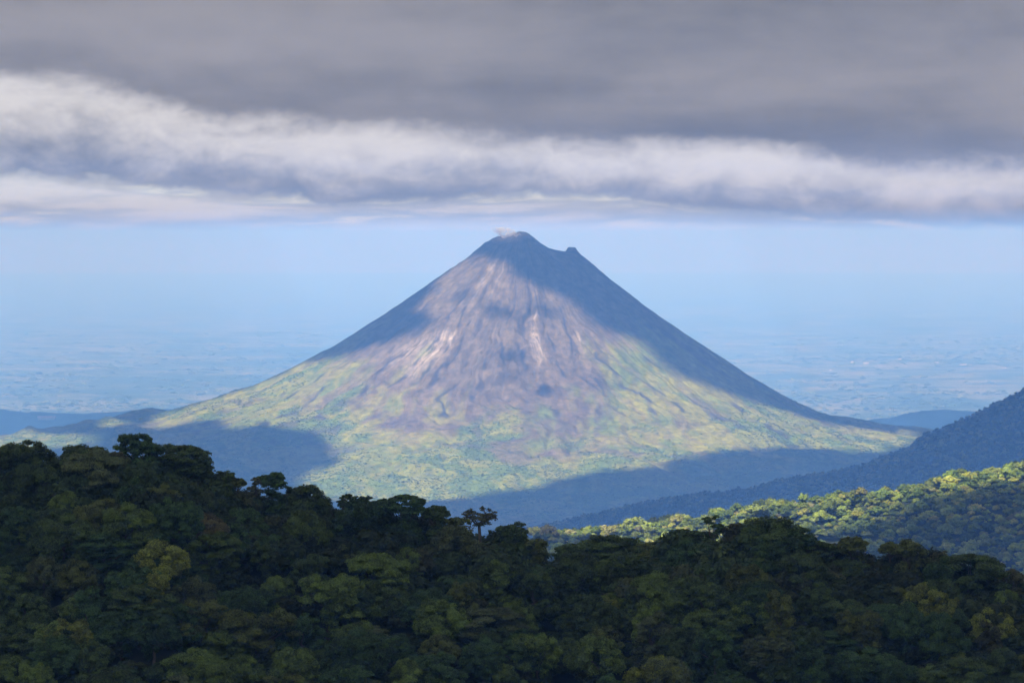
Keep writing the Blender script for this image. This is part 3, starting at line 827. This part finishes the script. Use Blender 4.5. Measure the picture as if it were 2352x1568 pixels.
# ---- trees standing out on the skyline of the near ridge
def pads_ragged(rng, Rr, H):
    P = []
    for b in range(15):
        a = b * 2.4 + rng.uniform(-.6, .6)
        rho = Rr * rng.uniform(.2, .85) if b > 1 else Rr * .15
        cz = H - Rr * (.25 + rng.uniform(0, 1.9) * (.4 + .6 * rho / Rr)) if b else H - Rr * .3
        if b > 9:
            rho *= .6; cz = H - Rr * rng.uniform(1.2, 2.2)
        lr = Rr * rng.uniform(.18, .32)
        for k in range(6):
            d = rng.normal(size=3); d /= np.linalg.norm(d)
            w = Rr * rng.uniform(.11, .19)
            P.append((rho * math.cos(a) + d[0] * lr, rho * math.sin(a) + d[1] * lr, cz + d[2] * lr * .6, w, w, w * .62))
    return P
def bare_tree(rng, Rr, H):
    """wind-torn tree: a fan of twisted branches with little tufts of leaf left on them"""
    parts, pads = [], []
    def grow(p, d, ln, r, depth):
        q = p + d * ln
        parts.append(tube(p, q, r, r * .6, 5, rng.normal(0, .07 * ln, 3), 4))
        if depth == 0:
            if rng.random() < .8:
                w = rng.uniform(.18, .42)
                pads.append((*q, w, w, w * .55))
            return
        for _ in range(3 if depth > 1 else 4):
            e = d * .75 + rng.normal(0, .55, 3); e[2] = e[2] * .75 + .16
            e[1] *= .8
            e /= np.linalg.norm(e)
            grow(q, e, ln * rng.uniform(.55, .82), r * .58, depth - 1)
    base = H - Rr * 1.15
    parts.append(tube((0, 0, -2), (0, 0, base), .42, .30, 7, (.3, 0, 0), 5))
    for a in (-1.1, -.45, .35, 1.0, 2.6):
        d = np.array((math.sin(a) * .9, rng.normal(0, .5), .55 + .25 * math.cos(a))); d /= np.linalg.norm(d)
        grow(np.array((0, 0, base - rng.uniform(0, 1.2))), d, Rr * .45, .20, 3)
    for k in range(34):
        d = rng.normal(size=3); d /= np.linalg.norm(d)
        w = rng.uniform(.35, .75)
        pads.append((d[0] * Rr * .42, d[1] * Rr * .42, base + Rr * .15 + d[2] * Rr * .35, w, w, w * .6))
    return pads, join(parts)
GEN = {'umbrella': (pads_umbrella, 6.6, 170), 'dome': (pads_dome, 5.2, 130), 'clumpy': (pads_clumpy, 5.6, 100), 'column': (pads_column, 3.2, 110), 'ragged': (pads_ragged, 4.2, 60)}
SKY_TREES = [   # column, top row, crown width, shape, colour, tag, label
    (66, 1009, 140, 'clumpy', 'dark green', 'the broad tree by the lake of haze', 'broad dark lumpy tree on the ridge crest, outermost on the volcano-less side'),
    (-20, 1040, 110, 'dome', 'dark green', 'the crest edge', 'dark dome-crowned tree cut by the frame at the end of the crest'),
    (193, 1019, 125, 'dome', 'dark green', 'the rounded crest tree', 'rounded dark tree on the crest between the broad tree and the tallest tree'),
    (268, 1036, 60, 'clumpy', 'brownish', 'the dip beside the tallest tree', 'low brownish tree in the dip beside the tallest crest tree'),
    (326, 994, 98, 'clumpy', 'deep green', 'the tallest crest tree', 'tallest dark tree on the crest, peak of the high hump'),
    (408, 1019, 150, 'umbrella', 'dark green', 'the wide tree beside the tallest', 'wide dark tree leaning out beside the tallest crest tree'),
    (452, 1050, 70, 'clumpy', 'deep green', 'the edge of the high hump', 'dark tree where the high hump of the crest drops off'),
    (480, 1072, 42, 'ragged', 'dark green', 'the thin tree at the hump foot', 'thin open tree just past the foot of the high hump'),
    (517, 1079, 66, 'ragged', 'dark green', 'the spindly tree', 'spindly tree with twiggy drooping branches past the high hump'),
    (546, 1097, 34, 'dome', 'olive', 'the little round tree', 'little round-headed tree alone on the crest'),
    (588, 1096, 46, 'ragged', 'brownish', 'the sparse brown tree', 'sparse brownish tree next to the gappy black tree'),
    (627, 1082, 76, 'clumpy', 'deep green', 'the gappy black tree', 'gappy black tree rising over the crest, sky showing through its boughs'),
    (702, 1111, 118, 'dome', 'dark green', 'the full dome tree', 'full dome-shaped tree on the crest after the gappy black tree'),
    (788, 1136, 34, 'ragged', 'dark green', 'the slim tree', 'slim small tree at the side of a ragged dark tree'),
    (824, 1133, 78, 'clumpy', 'deep green', 'the ragged dark tree', 'ragged dark tree with pale bare stems in front of the sunny skirt'),
    (882, 1143, 58, 'umbrella', 'deep green', 'the outstretched umbrella tree', 'small umbrella tree with one arm stretched out from its twin'),
    (934, 1133, 84, 'umbrella', 'deep green', 'the umbrella pair', 'taller of two joined umbrella trees on the crest'),
    (1001, 1159, 56, 'dome', 'dark green', 'the small round tree', 'small round black tree between the umbrella pair and the bare tree'),
    (1050, 1186, 50, 'clumpy', 'olive', 'the low crest beside the bare tree', 'low olive tree beside the foot of the bare tree'),
    (1100, 1152, 84, 'bare', 'brownish', 'the bare spiky tree', 'bare spiky tree with twisted branches against blue shade'),
    (1178, 1197, 68, 'clumpy', 'dark green', 'the tree past the bare one', 'dark tree with a dead snag on its side, after the bare tree'),
    (1232, 1236, 60, 'clumpy', 'olive', 'the low notch', 'lumpy tree going down into the notch of the crest'),
    (1300, 1246, 66, 'clumpy', 'dark green', 'the notch far side', 'small dark tree rising again out of the notch'),
    (1405, 1227, 140, 'umbrella', 'dark green', 'the wide flat tree', 'wide flat-topped tree in front of the yellow sunlit strip'),
    (1480, 1243, 70, 'dome', 'olive', 'the tree beside the flat one', 'olive tree beside the wide flat-topped tree'),
    (1572, 1214, 78, 'umbrella', 'dark green', 'the shoulder tree', 'dark flat tree on the shoulder before the open round tree'),
    (1634, 1182, 74, 'ragged', 'deep green', 'the open round tree', 'open round tree standing tall before the sunlit hillside'),
    (1690, 1200, 66, 'clumpy', 'brownish', 'the brown crest tree', 'brownish tree between the open round tree and the great dome'),
    (1768, 1185, 150, 'dome', 'dark green', 'the great dome tree', 'great dark dome of a tree on the second hump of the crest'),
    (1826, 1204, 84, 'dome', 'deep green', 'the dome shoulder', 'dark tree at the shoulder of the great dome tree'),
    (1882, 1240, 76, 'umbrella', 'dark green', 'the dip past the dome', 'low flat tree in the dip past the great dome'),
    (1958, 1231, 64, 'dome', 'olive', 'the peaked tree', 'small peaked tree between two flat crowns on the crest'),
    (2044, 1243, 44, 'dome', 'olive', 'the little olive tree', 'little olive tree at the side of the bright olive tree'),
    (2088, 1236, 90, 'clumpy', 'olive', 'the bright olive tree', 'bright olive lumpy tree on the falling end of the crest'),
    (2150, 1264, 50, 'ragged', 'brownish', 'the twiggy brown tree', 'twiggy brown tree before the long flat tree'),
    (2228, 1271, 160, 'umbrella', 'dark green', 'the long flat tree', 'long flat-topped tree where the crest falls away'),
    (2325, 1306, 66, 'clumpy', 'brownish', 'the last crest tree', 'brownish tree at the low end of the crest'),
    (2385, 1322, 90, 'dome', 'dark green', 'the low crest end', 'dark tree cut by the frame at the low end of the crest'),
]
SKY_TREES[0] = SKY_TREES[0][:5] + ('the broad crest tree', 'broad dark lumpy tree on the crest beside the one cut by the frame')
SKY_G = 'trees on the skyline of the near ridge'
landmarks = []
for i, (xd, yd, w, kind, colr, tag, label) in enumerate(SKY_TREES):
    rng = np.random.default_rng(900 + i)
    Yd = 757.0 + rng.uniform(-3, 4)
    top = at(xd, yd, Yd)
    Rr = w / 2 * Yd / FPX
    gz_ = float(near_h(top[0], Yd)) - .6
    H = top[2] - gz_
    if kind == 'bare':
        pads, (V, F) = bare_tree(rng, Rr, H)
        cr = crown_mesh('crown', rng, pads, 26, .16, fill=0)
    else:
        gen, r0, per = GEN[kind]
        k = Rr / r0
        pads = np.array(gen(rng, r0, H / k))
        dz = pads[:, 2] + pads[:, 5]
        pads[:, 2] -= dz.max() - H / k
        pads[:, :6] *= k
        if w >= 50 and kind != 'ragged':      # foliage hanging down to the canopy round it
            nb = int(16 + 12 * k)
            aa, zz = rng.uniform(0, 2 * math.pi, nb), rng.uniform(.28, 1, nb)
            zt_ = max(H - Rr * 1.1, H * .5)
            ro = Rr * rng.uniform(.25, .78, nb) * (.55 + .45 * zz)
            ww_ = rng.uniform(.8, 1.4, nb)
            pads = np.concatenate([pads, np.stack([ro * np.cos(aa), ro * np.sin(aa), zz * zt_, ww_, ww_, ww_ * .75], 1)])
        cr = crown_mesh('crown', rng, pads, 1.3 * per * min(1.6, max(.5, k * k)), .22 if kind != 'ragged' else .19, fill=.72 if kind != 'ragged' else .5)
        V, F = limbs(rng, pads, max(H * .35, H - Rr * 1.6), .30 * max(.6, k), 16 if kind == 'ragged' else 8)
        if 'snag' in label or 'bare stems' in label:
            parts = [(V, F)]
            for q in range(7):
                b0 = np.array((-Rr * .8 + rng.normal(0, .3), -Rr * .6, H * .45)); b1 = b0 + (rng.normal(0, Rr * .55), -.3, Rr * rng.uniform(.5, 1.3))
                parts.append(tube(b0, b1, .13, .03, 5, rng.normal(0, .2, 3), 4))
            V, F = join(parts)
    cr.materials.append(M_LEAF)
    tr = mesh_np('trunk', V, F); smooth_shade(tr); tr.materials.append(M_BARK)
    c = np.array(COLOURS[colr]) * rng.uniform(.8, 1.1)
    plant_tree('bare_tree' if kind == 'bare' else 'skyline_tree', cr, tr, top[0], Yd, gz_, 1, 0, c, label, SKY_G)
    landmarks.append((xd, tag))

# ---- trees of the dark slope below the crest, row by row
ORD = ['first', 'second', 'third', 'fourth', 'fifth', 'sixth', 'seventh', 'eighth', 'ninth', 'tenth', 'eleventh', 'twelfth', 'thirteenth', 'fourteenth', 'fifteenth']
rng = np.random.default_rng(4242)
KINDS = ['umbrella', 'dome', 'clumpy', 'column']
used, slope = {}, []
for row in range(15):
    Yr = 749.5 - 7.5 * row
    half = .1335 * Yr + 7
    n = int(2 * half / 7.9)
    for j in range(n + 1):
        x = -half + 2 * half * (j + (.5 if row % 2 else 0)) / n + rng.normal(0, 1.9)
        y = Yr + rng.normal(0, 2.3)
        z = float(near_h(x, y)) - .6
        t = np.array((x, y, z + NEAR_H * .9))
        # keep the trees whose crowns come into the picture
        cp, sp = math.cos(PT), math.sin(PT)
        dep = t[1] * cp - t[2] * sp; up = t[1] * sp + t[2] * cp
        px, py = 1176 + FPX * t[0] / dep, 784 - FPX * up / dep
        if py > 1600 or px < -60 or px > 2412:
            continue
        kind = rng.choice(KINDS, p=[.17, .36, .39, .08])
        colr = rng.choice(list(COLOURS), p=[.26, .28, .25, .03, .07, .08, .02, .01])
        sc = rng.uniform(.62, 1.08) * (1.25 if rng.random() < .12 else 1) if kind != 'column' else rng.uniform(.9, 1.15)
        slope.append((row, px, x, y, z, kind, colr, sc, rng.uniform(0, 6.28), int(rng.integers(0, 3)), rng.uniform(.70, 1.08), rng.normal(0, .05, 2), rng.uniform(.82, 1.30)))
slope.sort(key=lambda q: (q[0], q[1]))
SIZE = lambda sc: 'small ' if sc < .76 else ('big ' if sc > 1.0 else '')
for row, px, x, y, z, kind, colr, sc, rz, pk, br, tilt, zs in slope:
    tag = min(landmarks, key=lambda q: abs(q[0] - px))[1]
    base = f'{SIZE(sc)}{colr} {SHAPES[kind][1]} tree, {ORD[row]} row down, under {tag}'
    k = used.get(base, 0); used[base] = k + 1
    if k:
        base = base.replace(' tree, ', ' twin tree, ', 1)
    cr, tr = proto(kind, pk)
    plant_tree('forest_tree', cr, tr, x, y, z, sc, rz, np.array(COLOURS[colr]) * br, base, 'trees on the dark slope of the near ridge', tilt, sc ** .5 * zs * 1.06)

# ---- woods farther off, each one object
def wood_protos(name, n, npads, per, leaf, Rr, mat, seed):
    col = bpy.data.collections.new(name)
    for k in range(n):
        rng = np.random.default_rng(seed + k)
        P = []
        fl = rng.uniform(.45, .8)
        for i in range(npads):
            d = rng.normal(size=3); d[2] = abs(d[2]) - .25; d /= np.linalg.norm(d)
            w = Rr * rng.uniform(.26, .46)
            q = rng.uniform(.45, .8)
            P.append((d[0] * Rr * q, d[1] * Rr * q, Rr * .9 + d[2] * Rr * fl * q, w, w, w * .7))
        me = crown_mesh('crown', rng, P, per, leaf, fill=.8)
        me.materials.append(mat)
        o = bpy.data.objects.new(f'{name}_crown', me)
        col.objects.link(o)
    return col, n
def scatter(name, pts, scl, cols, label, rng, flat=1.0):
    col, n = cols
    me = bpy.data.meshes.new(name)
    N = len(pts)
    me.vertices.add(N); me.vertices.foreach_set('co', np.asarray(pts, np.float32).ravel())
    rot = np.zeros((N, 3), np.float32); rot[:, 2] = rng.uniform(0, 6.28, N); rot[:, :2] = rng.normal(0, .1, (N, 2))
    sv = np.stack([scl, scl, scl * flat * rng.uniform(.75, 1.35, N)], 1).astype(np.float32)
    for nm, dat in (('rot', rot), ('scl', sv)):
        a = me.attributes.new(nm, 'FLOAT_VECTOR', 'POINT'); a.data.foreach_set('vector', dat.ravel())
    a = me.attributes.new('pick', 'INT', 'POINT'); a.data.foreach_set('value', rng.integers(0, n, N).astype(np.int32))
    o = link(name, me, None, kind='stuff', label=label)
    ng = bpy.data.node_groups.new(name, 'GeometryNodeTree')
    ng.interface.new_socket('Geometry', in_out='INPUT', socket_type='NodeSocketGeometry')
    ng.interface.new_socket('Geometry', in_out='OUTPUT', socket_type='NodeSocketGeometry')
    gi, go = ng.nodes.new('NodeGroupInput'), ng.nodes.new('NodeGroupOutput')
    ci = ng.nodes.new('GeometryNodeCollectionInfo')
    ci.inputs['Collection'].default_value = col
    ci.inputs['Separate Children'].default_value = True; ci.inputs['Reset Children'].default_value = True
    ip = ng.nodes.new('GeometryNodeInstanceOnPoints'); ip.inputs['Pick Instance'].default_value = True
    def named(nm, typ):
        q = ng.nodes.new('GeometryNodeInputNamedAttribute'); q.data_type = typ; q.inputs['Name'].default_value = nm
        return next(s_ for s_ in q.outputs if s_.enabled and s_.name == 'Attribute')
    L = ng.links.new
    L(gi.outputs[0], ip.inputs['Points']); L(ci.outputs[0], ip.inputs['Instance'])
    L(named('pick', 'INT'), ip.inputs['Instance Index']); L(named('rot', 'FLOAT_VECTOR'), ip.inputs['Rotation']); L(named('scl', 'FLOAT_VECTOR'), ip.inputs['Scale'])
    L(ip.outputs[0], go.inputs[0])
    md = o.modifiers.new('scatter', 'NODES'); md.node_group = ng
    return o
def jitter_grid(x0, x1, y0, y1, st, rng, j=.42):
    X, Y = np.meshgrid(np.arange(x0, x1, st), np.arange(y0, y1, st))
    X = X.ravel() + rng.uniform(-j, j, X.size) * st; Y = Y.ravel() + rng.uniform(-j, j, Y.size) * st
    return X, Y
rng = np.random.default_rng(77)
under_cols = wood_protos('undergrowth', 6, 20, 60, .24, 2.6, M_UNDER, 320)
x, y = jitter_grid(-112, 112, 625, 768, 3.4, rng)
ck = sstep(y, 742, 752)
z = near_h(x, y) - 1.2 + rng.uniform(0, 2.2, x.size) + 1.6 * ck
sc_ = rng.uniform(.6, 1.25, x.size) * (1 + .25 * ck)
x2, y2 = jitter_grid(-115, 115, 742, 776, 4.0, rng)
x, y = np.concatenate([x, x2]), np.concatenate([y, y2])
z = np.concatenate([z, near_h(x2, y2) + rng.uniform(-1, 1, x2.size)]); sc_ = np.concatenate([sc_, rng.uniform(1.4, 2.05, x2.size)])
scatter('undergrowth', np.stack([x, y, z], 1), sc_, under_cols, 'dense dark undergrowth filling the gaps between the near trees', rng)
near_cols = wood_protos('hillside_wood', 7, 26, 16, .62, 5.6, M_WOOD_NEAR, 300)
x, y = jitter_grid(-160, 560, 2960, 3440, 5.4, rng)
z = hill_h(x, y) + rng.uniform(-2.5, 3.5, x.size)
scatter('hillside_wood', np.stack([x, y, z], 1), np.exp(rng.normal(-.55, .34, x.size)) * (1 + .6 * (rng.random(x.size) < .05)), near_cols, 'sunlit yellow-green wood on the hillside past the near ridge', rng)
# the trees along that hillside's crest stand out one by one
TENS = {20: 'twenty', 30: 'thirty', 40: 'forty', 50: 'fifty'}
ONES = ORD[:12] + ['thirteenth', 'fourteenth', 'fifteenth', 'sixteenth', 'seventeenth', 'eighteenth', 'nineteenth']
def ordinal(n):
    if n < 20: return ONES[n - 1]
    t, u = n // 10 * 10, n % 10
    return TENS[t] + '-' + ONES[u - 1] if u else TENS[t][:-1] + 'ieth'
stem_v, stem_f = tube((0, 0, -2), (0, 0, 6), .4, .2, 6)
stem = mesh_np('trunk', stem_v, stem_f); smooth_shade(stem); stem.materials.append(M_BARK)
crowns = list(near_cols[0].objects)
for i, xx in enumerate(np.arange(24, 446, 8.4)):
    xx = xx + rng.uniform(-2.2, 2.2); yy = HILL_Y + rng.uniform(-7, 5)
    e = bpy.data.objects.new('hillside_tree', None); C.objects.link(e)
    sc_ = rng.uniform(.7, 1.15)
    e.location = (xx, yy, float(hill_h(xx, yy)) + rng.uniform(.5, 3.0)); e.rotation_euler = (0, 0, rng.uniform(0, 6.28)); e.scale = (sc_, sc_, sc_ * rng.uniform(.85, 1.35))
    e['label'] = f'{ordinal(i + 1)} tree along the crest of the sunlit hillside, counting up from the notch'
    e['category'] = 'tree'; e['group'] = 'trees along the crest of the sunlit hillside'
    for nm, mm in (('trunk', stem), ('crown', crowns[int(rng.integers(0, len(crowns)))].data)):
        o = bpy.data.objects.new(nm, mm); C.objects.link(o); o.parent = e
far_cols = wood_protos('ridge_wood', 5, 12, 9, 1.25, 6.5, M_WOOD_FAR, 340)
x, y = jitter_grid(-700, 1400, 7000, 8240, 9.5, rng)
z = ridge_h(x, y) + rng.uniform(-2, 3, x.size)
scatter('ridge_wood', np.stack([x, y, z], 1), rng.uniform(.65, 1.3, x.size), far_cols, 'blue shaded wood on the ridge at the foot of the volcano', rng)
cone_cols = wood_protos('skirt_wood', 4, 6, 6, 2.4, 8.0, M_WOOD_CONE, 380)
x, y = jitter_grid(-2600, 2000, 10900, 15150, 9.0, rng)
z = volcano_h(x, y)
fm = forest_mask(x, y, z)
nclump = fbm(x / 55, y / 55, 3, 391)
keep = (rng.random(x.size) < np.clip(fm * (.45 + .65 * sstep(nclump, .32, .48)) + .012, 0, 1)) & (z < -380) & (np.abs(x) < .16 * y)
x, y, z = x[keep], y[keep], z[keep]
scatter('skirt_wood', np.stack([x, y, z - 3], 1), rng.uniform(.25, .68, x.size), cone_cols, 'green wood covering the lower skirts of the volcano', rng, .62)

x, y = jitter_grid(-8200, 8200, 19500, 52000, 118, rng)
pn = .5 * fbm(x / 2400, y / 3600, 4, 401) + .5 * fbm(x / 420, y / 700, 3, 403)
keep = (np.abs(x) < .15 * y) & (rng.random(x.size) < (.08 + .9 * sstep(pn, .44, .58)) * (1 - .9 * sstep(y, 26000, 50000)))
x, y = x[keep], y[keep]
scatter('plain_wood', np.stack([x, y, np.full(x.size, PLAIN_Z - 8.0)], 1), rng.uniform(1.2, 4.6, x.size) * (1 + (y - 19000) / 60000), cone_cols, 'scattered woods and tree lines over the hazy plain', rng, .42)
# ---- far buildings on the plain
def building(name, xd, yd, dist, w, h, d, roofc, wallc, label):
    p = at(xd, yd, dist)
    e = bpy.data.objects.new(name, None); C.objects.link(e)
    e.location = p; e['label'] = label; e['category'] = 'building'; e['group'] = 'far buildings on the plain'
    def box(x0, x1, y0, y1, z0, z1):
        v = np.array([(x0, y0, z0), (x1, y0, z0), (x1, y1, z0), (x0, y1, z0), (x0, y0, z1), (x1, y0, z1), (x1, y1, z1), (x0, y1, z1)])
        f = np.array([(0, 3, 2, 1), (4, 5, 6, 7), (0, 1, 5, 4), (1, 2, 6, 5), (2, 3, 7, 6), (3, 0, 4, 7)])
        return v, f
    me = mesh_np('wall', *box(-w / 2, w / 2, -d / 2, d / 2, -25, h)); link('wall', me, plaster(wallc), e)
    o = w * .03 + 1
    rv = np.array([(-w / 2 - o, -d / 2 - o, h + .1), (w / 2 + o, -d / 2 - o, h + .1), (w / 2 + o, d / 2 + o, h + .1), (-w / 2 - o, d / 2 + o, h + .1), (-w / 2 - o, 0, h * 1.9), (w / 2 + o, 0, h * 1.9)])
    rf = [(0, 1, 5, 4), (2, 3, 4, 5), (0, 3, 2, 1), (0, 4, 3, 3), (1, 2, 5, 5)]
    rm = bpy.data.meshes.new('roof'); rm.from_pydata([tuple(q) for q in rv], [], [(0, 1, 5, 4), (2, 3, 4, 5), (0, 3, 2, 1), (0, 4, 3), (1, 2, 5)]); rm.update()
    link('roof', rm, plaster(roofc), e)
_pl = {}
def plaster(c):
    if c not in _pl:
        m, g, out = material('painted')
        geo = g.new('ShaderNodeNewGeometry')
        n = g.noise(geo.outputs['Position'], .05, 4, .6)
        diffuse_out(g, out, g.mix(n, tuple(q * .85 for q in c), c), .8, .2)
        _pl[c] = m
    return _pl[c]
PINK, WHITE, WALL = (.50, .30, .28), (.62, .60, .57), (.45, .42, .40)
def plain_dist(yy): return -PLAIN_Z / ((yy - 539.5) / FPX)
def slope_dist(xx, yy):
    pts, yc, _, dep, _ = HILL_W
    P = np.array([((a - 1176) / FPX * yc, at(a, b, yc)[2]) for a, b in pts])
    for yv in np.arange(yc - dep, yc, 5.0):
        q = at(xx, yy, yv)
        zt = np.interp(q[0], P[:, 0], P[:, 1])
        if q[2] <= PLAIN_Z - 30 + (zt - PLAIN_Z + 30) * math.cos((yv - yc) / dep * math.pi / 2) ** 1.3 + 4:
            return yv
    return yc - dep * .5
building('long_shed', 107, 961, slope_dist(107, 961), 100, 8, 40, PINK, WALL, 'longer pink-roofed shed in the blue shade of the plain')
building('long_shed', 222, 971, slope_dist(222, 971), 120, 4, 24, PINK, WALL, 'thin pinkish shed nearer the foot of the volcano')
building('farm_building', 344, 959, slope_dist(344, 959), 26, 7, 20, WHITE, WHITE, 'small white building close by the volcano foot')
FARM = [(1989, 835, 52, 'pale farm roof out on the hazy plain, largest of its cluster'), (1957, 832, 26, 'tiny pale roof beside the largest farm roof'), (2066, 826, 30, 'pale speck of a roof farther out than the rest'),
        (2151, 834, 34, 'pale roof by the long dark wood strip'), (2212, 839, 60, 'wide pale roof among the specks past the ridge'), (2228, 840, 34, 'pale roof joined to the wide one past the ridge'),
        (2307, 846, 30, 'pale roof over the wooded ridge end'), (1908, 852, 22, 'tiny roof close by the steep volcano flank'), (727, 876, 46, 'bright roof alone on the plain before the volcano flank'), (748, 875, 24, 'small roof touching the lone bright roof')]
for xx, yy, ww, lab in FARM:
    building('farm_building', xx, yy, plain_dist(yy), ww, 7, 40, WHITE, WHITE, lab)
